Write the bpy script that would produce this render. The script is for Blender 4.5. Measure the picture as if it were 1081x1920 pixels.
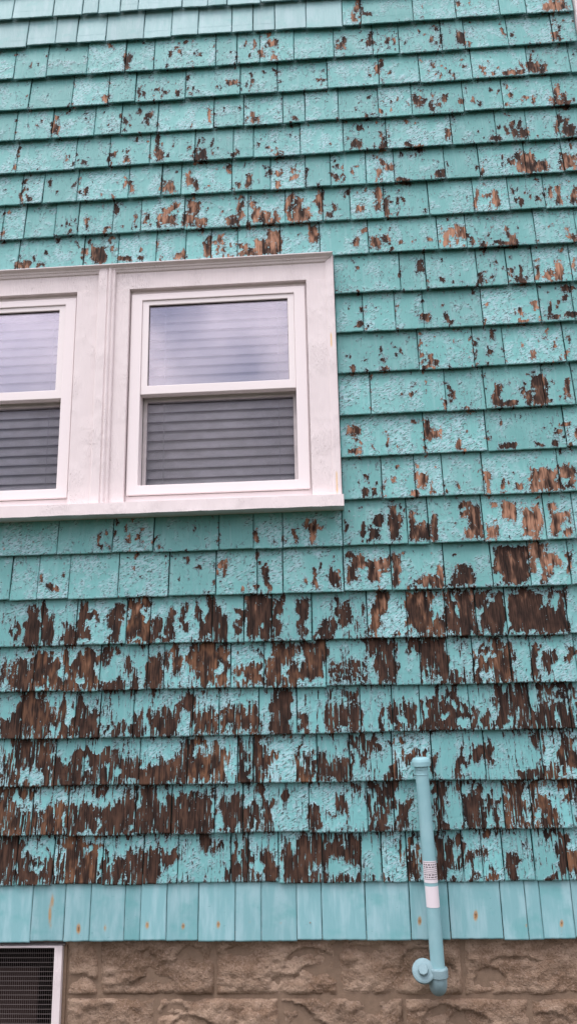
import bpy, bmesh, math, random
import numpy as np
from mathutils import Vector, Matrix
for o in list(bpy.data.objects): bpy.data.objects.remove(o)
scene = bpy.context.scene
col = scene.collection
R = math.radians

# ---------------------------------------------------------------- camera
F_PX, PITCH, YAW, ROLL = 1450.0, R(13.822), R(-3.535), R(-1.224)
CAM = np.array([0.0, -3.0254, 1.6])
fw = np.array([math.sin(YAW)*math.cos(PITCH), math.cos(YAW)*math.cos(PITCH), math.sin(PITCH)])
rt = np.array([math.cos(YAW), -math.sin(YAW), 0.0])
up = np.cross(rt, fw)
c_r, s_r = math.cos(ROLL), math.sin(ROLL)
RT = c_r*rt + s_r*up
UP = -s_r*rt + c_r*up
cam = bpy.data.objects.new('camera', bpy.data.cameras.new('camera'))
col.objects.link(cam)
cam.data.sensor_fit = 'VERTICAL'
cam.data.sensor_height = 36.0
cam.data.lens = 36.0*F_PX/1920.0
cam.data.clip_start, cam.data.clip_end = 0.05, 1000
m3 = Matrix(((RT[0], UP[0], -fw[0]), (RT[1], UP[1], -fw[1]), (RT[2], UP[2], -fw[2])))
cam.matrix_world = Matrix.Translation(Vector(CAM)) @ m3.to_4x4()
scene.camera = cam

# ---------------------------------------------------------------- sky, sun, exposure
SUN_EL, SUN_AZ = R(66), R(215)            # soft light from high up, behind and left of the viewer
world = bpy.data.worlds.new('World'); scene.world = world; world.use_nodes = True
nt = world.node_tree; nt.nodes.clear()
w_out = nt.nodes.new('ShaderNodeOutputWorld'); w_bg = nt.nodes.new('ShaderNodeBackground')
w_sky = nt.nodes.new('ShaderNodeTexSky'); w_sky.sky_type = 'NISHITA'; w_sky.sun_disc = False
w_sky.sun_elevation = SUN_EL; w_sky.sun_rotation = SUN_AZ
w_tc = nt.nodes.new('ShaderNodeTexCoord')
w_n = nt.nodes.new('ShaderNodeTexNoise'); w_n.inputs['Scale'].default_value = 4.2; w_n.inputs['Detail'].default_value = 6
w_r = nt.nodes.new('ShaderNodeMapRange'); w_r.inputs[1].default_value = .36; w_r.inputs[2].default_value = .60
w_r.inputs[3].default_value = .55; w_r.inputs[4].default_value = 1.0
w_c = nt.nodes.new('ShaderNodeValToRGB')    # cloud cover, thick and thin
w_c.color_ramp.elements[0].position = .36; w_c.color_ramp.elements[0].color = (5.6, 5.3, 6.2, 1)
w_c.color_ramp.elements[1].position = .66; w_c.color_ramp.elements[1].color = (15.0, 14.0, 14.4, 1)
w_m = nt.nodes.new('ShaderNodeMix'); w_m.data_type = 'RGBA'
nt.links.new(w_tc.outputs['Generated'], w_n.inputs['Vector'])
nt.links.new(w_n.outputs['Fac'], w_r.inputs[0]); nt.links.new(w_n.outputs['Fac'], w_c.inputs[0])
nt.links.new(w_r.outputs[0], w_m.inputs['Factor'])
nt.links.new(w_sky.outputs[0], w_m.inputs['A']); nt.links.new(w_c.outputs[0], w_m.inputs['B'])
w_sx = nt.nodes.new('ShaderNodeSeparateXYZ'); nt.links.new(w_tc.outputs['Generated'], w_sx.inputs[0])
w_el = nt.nodes.new('ShaderNodeMapRange')   # overcast sky: three times brighter overhead than at the horizon
w_el.inputs[1].default_value = 0; w_el.inputs[2].default_value = 1; w_el.inputs[3].default_value = .44; w_el.inputs[4].default_value = 1.75
nt.links.new(w_sx.outputs[2], w_el.inputs[0])
w_v = nt.nodes.new('ShaderNodeVectorMath'); w_v.operation = 'SCALE'
nt.links.new(w_m.outputs['Result'], w_v.inputs[0]); nt.links.new(w_el.outputs[0], w_v.inputs['Scale'])
nt.links.new(w_v.outputs[0], w_bg.inputs['Color'])
w_bg.inputs['Strength'].default_value = 0.10
nt.links.new(w_bg.outputs[0], w_out.inputs['Surface'])

sun = bpy.data.objects.new('sun', bpy.data.lights.new('sun', 'SUN')); col.objects.link(sun)
sun.data.energy = 1.1; sun.data.angle = R(30); sun.data.color = (1.0, .965, .94)
sdir = Vector((math.sin(SUN_AZ)*math.cos(SUN_EL), math.cos(SUN_AZ)*math.cos(SUN_EL), math.sin(SUN_EL)))
sun.rotation_euler = sdir.to_track_quat('Z', 'Y').to_euler()

cy = scene.cycles; cy.max_bounces = 6; cy.diffuse_bounces = 3; cy.glossy_bounces = 3; cy.transparent_max_bounces = 10
vs = scene.view_settings
vs.view_transform = 'Standard'; vs.look = 'None'; vs.gamma = 1.0; vs.use_curve_mapping = False
vs.exposure = 0.84

# ---------------------------------------------------------------- survey: pixel -> metres on a plane parallel to the wall
def wall(px, py, y=0.0):
    d = fw + RT*((px-540.5)/F_PX) + UP*(-(py-960.0)/F_PX)
    p = CAM + d*((y-CAM[1])/d[1])
    return p[0], p[2]
def pix(P):
    q = np.asarray(P, float) - CAM
    z = q@fw
    return 540.5 + F_PX*(q@RT)/z, 960.0 - F_PX*(q@UP)/z
# ---------------------------------------------------------------- survey data
# The wall was surveyed on the photograph (pixels of the 1081x1920 picture) and is
# converted once to metres on the wall plane with wall(); everything is built there.
# butt lines of the courses: (left y at x=0, right y at x=1081)
COURSE = {0:(-18,-90),1:(37,-36),2:(88,18.8),3:(149,77),4:(207.6,134),5:(265.6,195),6:(325,256.5),7:(385,320),8:(449,386.7),
 9:(510.5,454),10:(587,526),11:(655,600),12:(735,676.6),13:(810,758.6),14:(887,836.8),15:(964,920),16:(1043,1009.5),
 17:(1126.7,1096.7),18:(1214,1188),19:(1298.5,1277.7),20:(1387,1366),21:(1475,1460),22:(1568.4,1552.8),23:(1660,1650.5),24:(1766,1760)}
# joints between neighbouring shingles, read on each course's butt line
JOINT = {
1:[23,99,154,184,225,259,341,389,425,488,560,640,700,792,860,941],
2:[49.5,103,143,198,269,321,371,434,474,515,574,642,677,775,855,937],
3:[25,86,162,234,288,404,444,487,551,626,699,749,829,872,954,1038],
4:[53,134,202,253,347,450,520,614,711,787,886,991,1071],
5:[27,96,176,226,295,400,457,530,572,635,710,773,870,944,1040],
6:[29.5,140,204,280,365,437,475,563,644,725,848,932,990,1050],
7:[38,79,144,240,302,339,434,507,573,620,687,740,835,900,987,1058],
8:[2,44,101,145,210,263,345,465,535,605,657,721,805,890,956,1023],
9:[32,155,220,292,347,395,445,525,600,691,822,876,1006],
10:[751,800,897,953,1003,1074],11:[682,742,795,906,1015],12:[786,890,947,1062],13:[696,837,911,1022],
14:[797,914,1063],15:[717,780,832,908,1051],
16:[106,210,287,410,475,530,642,765,805,908,1025],
17:[17,68,127,220,315,404,482,530,645,735,835,925,996,1072],
18:[75,140,235,280,397,457,510,585,690,765,838,895,952,1067],
19:[60,118,185,275,306,432,495,612,742,790,842,890,960,1000],
20:[37,138,185,248,360,410,485,557,677,737,790,883,997],
21:[100,155,260,350,445,475,595,657,737,812,912,1020],
22:[57,125,252,320,402,455,580,690,740,825,870,947,1000,1075],
23:[27,97,190,267,332,432,465,522,605,677,717,765,817,870,907,946,1004,1067],
24:[56,118,167,232,262,311,371,441,490,557,604,687,771,845,944,991,1019,1079]}
# worn paint: tiles (ox, oy, scale); B bare wood, P paint left on it, S broken paint with a level
WEAR = []
def wear(ox, oy, s, text):
    mode, lev = 'B', 1.0
    for chunk in text.replace('\n', ' ').split(';'):
        w = chunk.split()
        if not w: continue
        if w[0] in 'BP': mode, lev, w = w[0], 1.0, w[1:]
        elif w[0][0] == 'S': mode, lev, w = 'S', float(w[0][1:]), w[1:]
        if len(w) < 4: continue
        x0, y0, x1, y1 = [float(v) for v in w[:4]]
        WEAR.append((mode, lev, ox+x0/s, oy+y0/s, ox+x1/s, oy+y1/s))
wear(0,0,2.002,'''468 188 492 262; 632 178 648 200; 655 168 668 182; 684 142 702 158; 740 185 756 205;
945 138 962 160; 1000 138 1042 168; 970 178 990 210; 1020 200 1045 220; 933 190 945 212; 880 205 888 225; 98 228 108 250;
382 345 396 380; 518 318 532 360; 538 335 550 362; 578 320 588 335; 610 335 625 355; 658 332 674 360; 700 320 708 345; 720 318 730 335; 855 290 888 318; 915 308 925 320; 938 285 946 318; 1028 250 1040 265;
205 420 218 440; 192 460 218 505; 282 425 290 436; 318 430 325 440; 95 460 102 478; 455 436 480 456; 488 450 497 462; 395 455 405 466; 540 415 572 445; 550 445 562 470; 780 398 797 458; 938 418 955 465; 955 440 980 462;
582 500 598 545; 578 545 608 598; 620 568 632 585; 736 515 745 548; 752 550 775 598; 735 570 752 600; 755 512 766 530; 795 520 805 555; 305 602 325 625; 422 562 436 585; 404 560 414 615; 242 575 250 598; 465 590 490 612; 990 540 1000 555; 1028 540 1040 555; 1045 560 1056 580; 870 575 885 592; 44 612 56 640;
84 662 100 680; 78 695 92 755; 105 730 125 752; 180 662 190 690; 465 668 478 695; 485 672 500 690; 494 690 510 722; 318 700 330 735; 618 668 645 722; 596 660 606 722; 700 640 722 690; 725 670 738 710; 856 608 870 645; 920 648 945 698; 998 625 1015 660; 1040 628 1055 650; 1030 668 1052 698; 890 680 898 705; 272 672 284 685;
420 750 437 798; 538 800 555 838; 590 800 665 840; 612 770 645 800; 632 755 670 780; 590 835 605 855; 695 740 740 795; 692 795 735 848; 735 815 775 845; 840 810 890 845; 885 755 910 820; 905 725 922 742; 935 745 955 775; 940 770 975 830; 975 790 1008 838; 1008 810 1050 838; 1020 780 1035 820; 1070 740 1081 790; 498 800 508 840; 0 865 15 882; 15 790 35 802; 250 858 268 882; 325 810 335 862; 238 820 245 850; 288 820 294 865; 395 845 405 868;
310 928 328 952; 342 918 365 955; 365 935 392 961; 422 905 430 925; 820 875 835 918; 765 898 785 958; 835 925 845 955; 905 905 920 930; 965 900 1000 955; 1000 855 1050 905; 1005 900 1045 950; 935 930 960 950; 685 935 695 960; 518 920 530 940''')
wear(0,440,2.002,'''60 95 112 125; 150 100 170 115; 345 35 395 105; 310 45 330 72; 415 25 430 50; 520 75 540 95; 765 15 785 85; 820 0 835 30; 835 50 845 80; 920 35 940 75; 960 15 985 75; 1000 10 1040 75; 1035 0 1048 70; 650 70 690 95; 440 80 500 100; 880 60 960 80''')
wear(540,0,2.002,'''250 0 275 40; 240 45 262 80; 282 40 312 58; 635 0 650 18; 985 0 1045 35; 955 10 985 38; 1010 85 1028 120; 985 120 1020 148;
178 150 215 185; 205 130 220 155; 290 140 305 165; 305 120 318 160; 358 125 375 160; 385 135 400 165; 530 130 545 155; 558 120 570 130; 630 105 665 165; 805 95 818 125; 675 155 690 172; 488 98 498 108; 345 170 355 180;
325 235 345 270; 340 215 352 245; 300 265 312 285; 125 245 135 262; 105 290 140 300; 535 222 545 245; 565 235 580 245; 605 255 615 270; 730 240 742 252; 732 262 745 285; 805 262 885 282; 870 235 885 262; 900 190 918 225; 905 225 945 272; 945 232 965 270; 655 240 670 252;
300 345 312 362; 255 395 263 420; 380 365 390 380; 465 345 478 390; 475 362 505 398; 580 345 596 380; 530 375 550 420; 645 365 660 390; 685 355 702 388; 755 320 766 335; 830 350 850 370; 915 355 927 385; 1000 302 1015 380; 1020 340 1040 388; 995 375 1060 392; 540 345 548 360; 560 390 580 405; 335 405 350 420; 385 400 392 415; 10 430 38 450; 285 425 310 440;
228 515 270 552; 255 455 275 475; 345 490 360 522; 342 525 370 558; 590 482 612 522; 440 535 465 552; 480 540 505 560; 865 438 882 480; 840 445 855 485; 868 478 902 518; 838 480 862 518; 815 465 830 500; 790 470 800 485; 758 510 795 528; 1008 430 1022 505; 1035 430 1050 460; 1030 460 1081 508;
345 585 360 620; 355 605 397 635; 330 625 345 665; 180 608 192 625; 165 645 190 680; 212 650 220 675; 8 620 30 640; 10 652 35 668; 60 625 68 690; 315 570 325 585; 798 575 806 620; 825 590 850 615; 856 562 875 642; 875 570 920 640; 905 600 965 640; 1055 525 1068 555; 1018 575 1081 632; 1015 600 1040 635; 555 640 590 668; 720 630 735 655; 500 595 508 605; 400 668 450 682;
0 720 18 835; 25 765 88 830; 25 735 55 770; 112 705 128 800; 168 758 186 788; 140 795 168 818; 212 700 232 720; 330 705 355 785; 365 730 382 810; 405 740 415 770; 255 760 285 790; 515 780 525 800; 695 700 708 785; 765 710 790 775; 735 720 765 735; 850 735 860 755; 865 735 885 770; 905 725 920 740; 935 735 942 755; 975 690 990 745; 1005 690 1028 765; 1065 695 1081 765; 955 715 965 735; 925 655 935 675;
80 840 105 915; 245 895 262 920; 275 845 300 865; 305 880 345 925; 355 880 375 910; 580 870 605 925; 600 850 630 880; 630 830 650 890; 650 840 672 890; 625 890 640 915; 680 885 700 910; 715 900 738 925; 820 870 850 910; 770 905 860 920; 1045 875 1080 900; 930 895 945 905; 375 925 400 940; 520 890 535 910''')
wear(540,440,2.002,'''250 115 265 135; 480 88 510 135; 570 155 592 172; 715 145 735 185; 740 158 755 175; 760 128 770 150; 855 155 900 180; 870 108 885 160; 840 122 848 140; 928 115 945 165; 960 130 990 170; 1002 90 1030 165; 1070 75 1081 120;
265 262 282 285; 250 318 270 345; 497 290 540 322; 580 290 595 325; 910 238 945 278; 860 310 895 325; 935 180 945 190; 1030 180 1070 210; 1030 222 1055 250; 975 245 990 315; 1005 235 1020 255; 1050 290 1081 312; 995 300 1020 318; 850 282 862 295;
490 358 502 370; 488 385 502 408; 345 410 355 435; 755 348 775 388; 748 425 772 452; 675 378 690 392; 745 478 755 490; 905 430 930 462; 878 398 888 412; 995 400 1010 432; 968 375 980 388; 505 485 530 500; 520 440 535 490; 540 470 565 498; 230 490 248 515; 345 490 385 508; 280 500 292 512; 405 440 415 460; 600 488 620 498; 1020 455 1030 470;
770 552 800 645; 800 625 850 645; 870 565 890 595; 890 580 918 640; 918 525 965 575; 930 570 975 635; 925 600 945 635; 945 515 960 530; 1040 535 1060 605; 460 582 480 602; 600 565 610 615; 612 590 625 620; 590 620 600 655; 470 550 480 565; 415 590 422 605; 652 645 685 655; 1015 595 1025 612; 525 545 530 560;
510 680 535 770; 530 725 572 760; 225 710 268 752; 255 750 262 800; 245 800 275 825; 225 810 245 830; 365 730 375 800; 310 785 320 805; 635 765 655 810; 785 780 850 805; 1000 725 1028 745; 995 765 1015 790; 930 780 960 795; 1070 725 1081 770;
275 955 300 985; 278 900 300 915; 390 908 398 930; 402 910 412 935; 490 895 525 955; 475 885 490 915; 465 960 490 985; 540 915 550 975; 630 925 640 960; 735 885 755 970; 795 920 808 965; 850 935 880 958; 912 875 1005 925; 905 920 1020 960; 1015 865 1075 950; 310 950 330 970; P 1030 915 1055 940''')
wear(540,940,2.002,'''375 10 400 60; 380 50 420 145; 320 45 365 90; 300 95 345 150; 265 15 278 25; 275 88 290 140; 455 30 475 145; 475 80 535 145; 535 50 562 140; 640 0 690 25; 680 10 725 140; 650 30 680 60; 655 100 690 140; 765 0 790 20; 805 0 855 65; 745 90 790 140; 880 25 950 100; 890 100 920 130; 920 5 945 140; 985 40 1010 130; 1000 35 1060 75; 1030 75 1060 130; 965 0 1000 25; P 1030 60 1055 105; B 18 100 35 158; 82 75 105 155; 70 65 80 100; 210 65 222 120;
60 285 72 300; 90 245 108 325; 150 240 165 315; 160 260 192 318; 215 190 240 210; 238 195 280 250; 215 240 265 300; 295 215 385 260; 300 250 350 300; 345 260 385 270; P 270 245 300 300; B 390 190 425 230; 398 200 420 315; 470 295 520 318; 500 280 585 318; 560 245 582 300; 620 265 700 315; 630 235 665 270; 662 245 695 290; 775 180 900 310; 785 165 900 190; 905 150 965 230; 905 220 925 270; 945 180 970 300; 970 195 1020 240; 975 240 1000 280; 1045 190 1062 265; P 770 265 800 310; 915 300 960 312; 925 215 950 280''')
wear(0,940,2.002,'''385 105 400 130; 362 120 375 165; 375 155 385 178; 425 105 435 125; 505 130 530 150; 570 138 577 155; 952 100 965 145; 480 145 485 155; 725 95 735 105;
145 265 158 295; 178 310 215 335; 690 208 705 232; 735 238 750 250; 820 220 835 248; 838 228 850 275; 800 290 812 305; 980 235 1005 290; 995 280 1010 335; 958 185 970 215; 905 322 920 335; 502 205 510 215; 620 220 626 235; 500 240 510 260; 945 310 970 330''')
wear(0,1100,3.003,'''145 130 215 330; 195 85 215 140; 95 200 110 280; 70 205 115 232; 65 250 90 280; 235 90 260 310; 260 160 295 310; 350 205 360 320; 355 225 415 325; 440 90 480 320; 480 155 545 190; 420 240 495 320; 600 130 690 180; 605 150 665 300; 640 105 690 145; 710 70 840 310; 800 70 845 110; 840 180 905 300; 900 170 910 230; 930 200 970 300; 945 140 980 210; 905 285 970 312; 1005 160 1025 215; 1020 95 1045 160; 1035 195 1060 235;
P 800 115 830 215; 740 300 840 315; 660 190 700 320; 440 303 600 330;
S0.42 0 430 90 560; B 185 370 290 590; 215 350 260 380; 90 425 180 590; 60 545 95 590; 290 405 325 440; 285 440 320 560; 320 535 345 585; 350 350 375 590; 370 450 520 585; 400 420 440 480; 440 380 530 570; 500 355 610 430; 630 340 665 375; 570 530 690 585; 540 500 560 570; 730 480 762 580; 740 455 755 500; 830 410 918 578; 700 400 735 470; 940 360 960 420; 960 330 985 375; 985 350 1030 480; 1050 360 1081 460; 930 370 945 440; 780 335 810 352; 970 470 985 510;
P 265 500 285 590; 205 570 260 592; 350 505 378 540; 520 440 545 500; 435 525 480 585; 570 430 660 525; 530 345 555 385''')
wear(360,1100,3.003,'''22 70 40 290; 35 200 100 290; 75 55 110 290; 110 60 135 290; 130 100 180 290; 180 150 200 290; 240 190 280 215; 250 130 290 190; 235 215 255 290; 300 60 440 280; 300 100 340 280; 330 45 440 100; 450 60 490 290; 490 50 510 100; 590 60 640 280; 600 90 640 240; 580 50 615 75; 690 240 785 290; 730 200 800 260; 780 100 830 210; 815 50 850 120; 820 90 895 210; 1000 90 1055 280; 1030 25 1081 150; 950 95 970 160;
P 390 185 410 225; 35 165 75 200; 283 190 305 295; 395 45 415 60; 790 220 885 285; 785 60 815 210; 640 150 700 285;
B 0 320 200 560; 150 330 215 400; 255 310 280 370; 340 360 380 385; 230 460 390 550; 300 440 390 470; 400 400 590 560; 445 310 590 420; 590 330 750 540; 410 490 580 560; 620 310 750 350; S0.52 770 380 1000 550; B 960 300 1081 380; 880 370 940 460; 1040 380 1081 550;
P 20 540 150 570; 130 400 160 510; 0 480 20 570; 140 510 160 560; 205 330 235 560; 205 310 340 365; 240 360 340 440; 380 380 400 520; 240 500 300 550; 400 310 445 400; 500 410 540 520; 590 345 625 460; 580 530 760 558; 740 450 760 540; 345 390 385 450; 755 305 850 450; 850 310 965 420''')
wear(720,1000,3.003,'''130 320 345 570; 350 310 500 570; 500 320 690 565; 700 310 1030 560; 0 320 25 360;
P 275 315 330 480; 245 390 265 440; 375 315 405 380; 385 400 410 465; 520 410 555 500; 595 365 630 400; 670 315 705 560; 540 310 700 330; 530 490 555 565; S0.45 570 330 600 420; P 1030 300 1081 560; 885 310 925 405; 935 320 950 425; 960 310 990 425; 1005 360 1025 440; 810 530 840 560; 700 550 880 565; 110 530 140 575; 150 555 270 575; 180 315 205 340; 140 315 160 355''')
wear(720,1180,3.003,'''0 50 50 300; 60 50 75 290; 130 50 210 140; 200 50 350 280; 340 100 370 290; 380 200 460 295; 430 50 450 150; 500 140 720 295; 530 50 720 150; 900 120 940 230; 940 130 980 200; 1020 110 1060 200; 835 80 870 280;
P 70 50 130 290; 130 110 215 200; 100 160 210 290; S0.5 210 180 300 290; P 340 50 430 150; 375 100 400 240; 415 80 445 270; 445 45 490 250; 500 45 540 140; 550 45 580 115; 595 45 620 115; 555 130 600 165; 610 140 640 175; S0.5 635 75 715 120; P 520 170 540 265; 555 235 625 297; 465 275 510 297; 720 45 830 297; 860 45 1081 100;
B 30 420 200 560; 200 400 480 570; 270 350 420 500; 380 310 420 340; 590 345 820 560; 490 440 620 560; 820 440 1081 560; 860 310 1081 345; 720 310 800 350;
P 90 460 115 540; 35 510 75 570; 165 310 205 570; 220 410 250 490; 305 470 350 530; 415 500 495 570; 450 310 490 460; 405 430 440 480; 310 350 335 400; 365 380 400 430; 520 480 545 565; 590 400 630 565; 680 470 710 565; 735 465 765 520; 755 540 780 565; 540 330 620 470; 810 320 860 440; 845 430 870 480; S0.47 870 350 1081 420; P 965 490 995 530; 1050 395 1081 420''')
wear(0,1290,3.003,'''100 40 260 285; 0 170 130 290; 250 100 290 260; S0.58 260 130 360 270; B 340 60 360 180; 350 190 410 270; 415 60 460 270; 440 130 545 270; 530 190 560 270; 560 215 730 270; 690 190 720 250; 740 160 800 265; 845 150 1015 265; 910 110 1010 160; 1010 80 1040 200; 1030 40 1081 110; S0.62 120 170 330 270;
P 0 40 100 130; 50 120 75 170; 290 190 330 270; 220 265 280 285; 380 140 415 210; 545 150 620 220; 800 30 845 265; 600 220 635 275; 565 225 585 275; 715 200 740 270; 1015 110 1081 262;
B 60 300 290 550; S0.6 0 400 110 550; B 290 400 700 550; 390 360 480 420; 480 350 660 400; 640 390 790 540; 780 440 1000 545; 880 400 1081 540; 1015 290 1081 400;
P 110 440 240 555; 0 300 55 400; 265 375 290 405; 310 300 390 400; 345 380 370 425; 470 400 500 500; S0.48 500 410 580 450; P 590 445 620 500; 640 465 685 520; 700 525 760 545; 780 400 830 450; 945 515 985 540; 800 290 1000 380; S0.5 1000 410 1040 510; 350 480 410 520''')
wear(360,1290,3.003,'''0 130 140 250; 200 110 380 250; 260 80 310 130; S0.6 130 130 250 250; B 440 20 565 250; 330 120 380 200; 600 150 660 245; 760 105 945 245; 840 10 900 40; 890 20 925 80; 780 15 800 60; 940 140 965 245; 1060 120 1081 245;
P 375 110 450 250; 150 160 175 210; 0 200 30 260; 670 190 745 240; 560 10 590 250; 680 130 700 230; 830 225 890 245;
B 0 370 200 530; 0 280 60 330; 90 310 130 350; 260 390 330 530; 250 300 270 400; 350 290 400 530; 400 360 465 420; S0.5 400 400 450 520; B 570 370 700 525; 600 270 620 380; 700 380 890 520; 900 290 960 330; 940 270 1050 330; S0.47 930 330 1000 480;
P 195 410 260 530; 335 330 352 530; 80 460 100 530; 30 505 60 535; 465 300 565 490; 690 470 710 520; 670 460 690 520; 615 370 640 430; 670 390 700 435; 750 360 800 435; 840 370 880 420; 300 430 325 470''')
wear(720,1360,3.003,'''100 140 235 200; 75 70 110 110; 25 70 40 120; 0 260 90 305; 40 220 90 300; 265 180 300 260; 270 260 300 280; 390 200 440 300; 440 110 605 210; 410 130 440 200; 430 200 470 270; 580 150 605 230; 880 100 1050 290; 840 40 900 130; 985 50 1081 220; 740 250 900 300;
P 430 240 455 290; 470 215 590 300; 890 60 960 230; 960 60 990 250; 1000 250 1020 300; 300 190 370 300; 365 230 400 300; 380 60 430 210; 1060 70 1081 110; 1040 220 1081 295; 440 60 500 190; 500 60 590 140;
B 0 320 100 580; 90 430 150 570; 280 320 370 580; 420 320 460 380; 450 330 580 570; 580 400 660 575; 680 320 800 570; 800 330 1000 570; 920 380 985 560; 990 310 1081 420;
P 70 350 180 430; 130 420 190 580; 40 430 75 445; 20 480 90 580; 350 390 455 580; 455 330 490 400; 275 360 300 410; 300 405 320 470; 285 490 310 580; 510 340 535 400; 560 320 690 400; 610 370 650 440; S0.5 540 410 600 480; P 515 490 535 530; 570 505 615 580; 640 450 685 580; 790 340 825 430; 800 455 830 560; S0.5 700 470 800 570; P 845 370 865 450; 850 480 885 560; 905 470 930 510; 870 320 990 380; 940 370 1040 450; 980 420 1081 575''')
wear(0,1470,3.003,'''380 120 760 290; 520 30 600 70; 640 90 760 285; 760 30 860 280; 900 60 1081 280; 0 30 70 290; 230 130 380 280; S0.66 0 140 240 290; B 50 30 180 70; 800 100 1081 280;
P 40 60 140 130; 170 50 195 100; 200 30 280 120; 290 30 380 130; 350 130 375 290; S0.45 90 190 140 290; P 385 30 525 120; 525 60 590 150; 595 20 640 150; 430 260 560 290; 540 170 560 280; 645 30 675 105; S0.45 690 20 755 90; P 770 40 800 165; 860 30 930 100; 985 20 1081 70; 1000 60 1020 100; 1010 130 1030 165; 725 240 750 280; 230 165 245 220;
B 0 310 110 565; 80 360 160 560; 150 400 290 560; 315 310 480 565; 440 350 550 565; 570 420 890 560; 560 360 600 560; 690 380 890 470; 910 370 1000 460;
P 110 310 300 400; 225 380 260 460; 160 440 240 490; 80 460 110 500; 290 330 320 560; 330 350 355 440; S0.55 330 440 370 560; P 410 310 435 330; 480 300 1060 350; 540 350 580 450; 548 400 570 565; 470 360 510 405; 600 350 660 390; 610 390 630 475; 640 380 660 470; 720 340 760 380; 690 340 720 390; 800 350 820 410; 890 350 910 420; 940 350 960 400; 990 350 1015 430; 880 490 905 560; 920 460 1000 560; S0.47 690 480 770 560; P 1015 480 1081 550''')
wear(360,1470,3.003,'''0 60 120 270; 160 90 300 260; 300 100 450 260; 360 10 400 60; 240 60 300 120; 500 20 530 80; 660 130 720 265; 690 100 720 140; 810 60 870 200; 990 0 1081 260; 750 150 800 170; 900 10 940 60;
P 120 140 160 265; 90 50 120 150; 290 60 370 130; 385 130 410 150; S0.5 380 170 410 260; S0.6 310 170 380 240; P 440 100 650 260; 230 230 290 265; 1010 50 1035 180; 1050 120 1081 160; 1020 190 1040 250; 870 70 990 260; 720 160 860 260;
B 50 280 100 370; 110 350 170 460; 170 470 300 550; 220 300 240 480; 300 290 330 550; 260 390 310 550; S0.62 330 450 480 550; B 400 380 480 550; 500 330 750 550; 590 290 750 460; 750 290 960 440; 890 420 940 450; 500 480 640 550; 760 520 940 550; S0.5 1000 510 1081 550;
P 0 370 170 560; 0 310 60 380; 170 290 220 470; 235 290 295 400; 245 400 270 480; 330 300 400 380; 340 380 400 510; 485 390 510 550; 560 300 585 400; 590 340 605 385; S0.42 620 460 750 510; P 750 440 950 525; 960 290 1060 540; 815 305 835 330; 830 340 850 360; 755 310 775 350; 480 280 590 320; 430 300 480 380''')
wear(720,1470,3.003,'''135 380 200 540; 150 300 180 350; 75 340 95 440; 285 290 345 540; 280 340 440 540; 410 300 450 480; 480 390 540 540; 460 380 510 470; 560 350 585 430; 540 260 640 285; 690 380 760 520; 905 265 1010 300; 970 330 1010 430; 990 300 1040 400; 1010 400 1081 500; 980 430 1010 490; 905 510 960 540; 600 460 620 540; 590 510 650 540;
P 340 270 420 330; 395 340 430 460; 345 480 460 545; 455 430 490 540; 510 400 590 540''')

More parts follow.
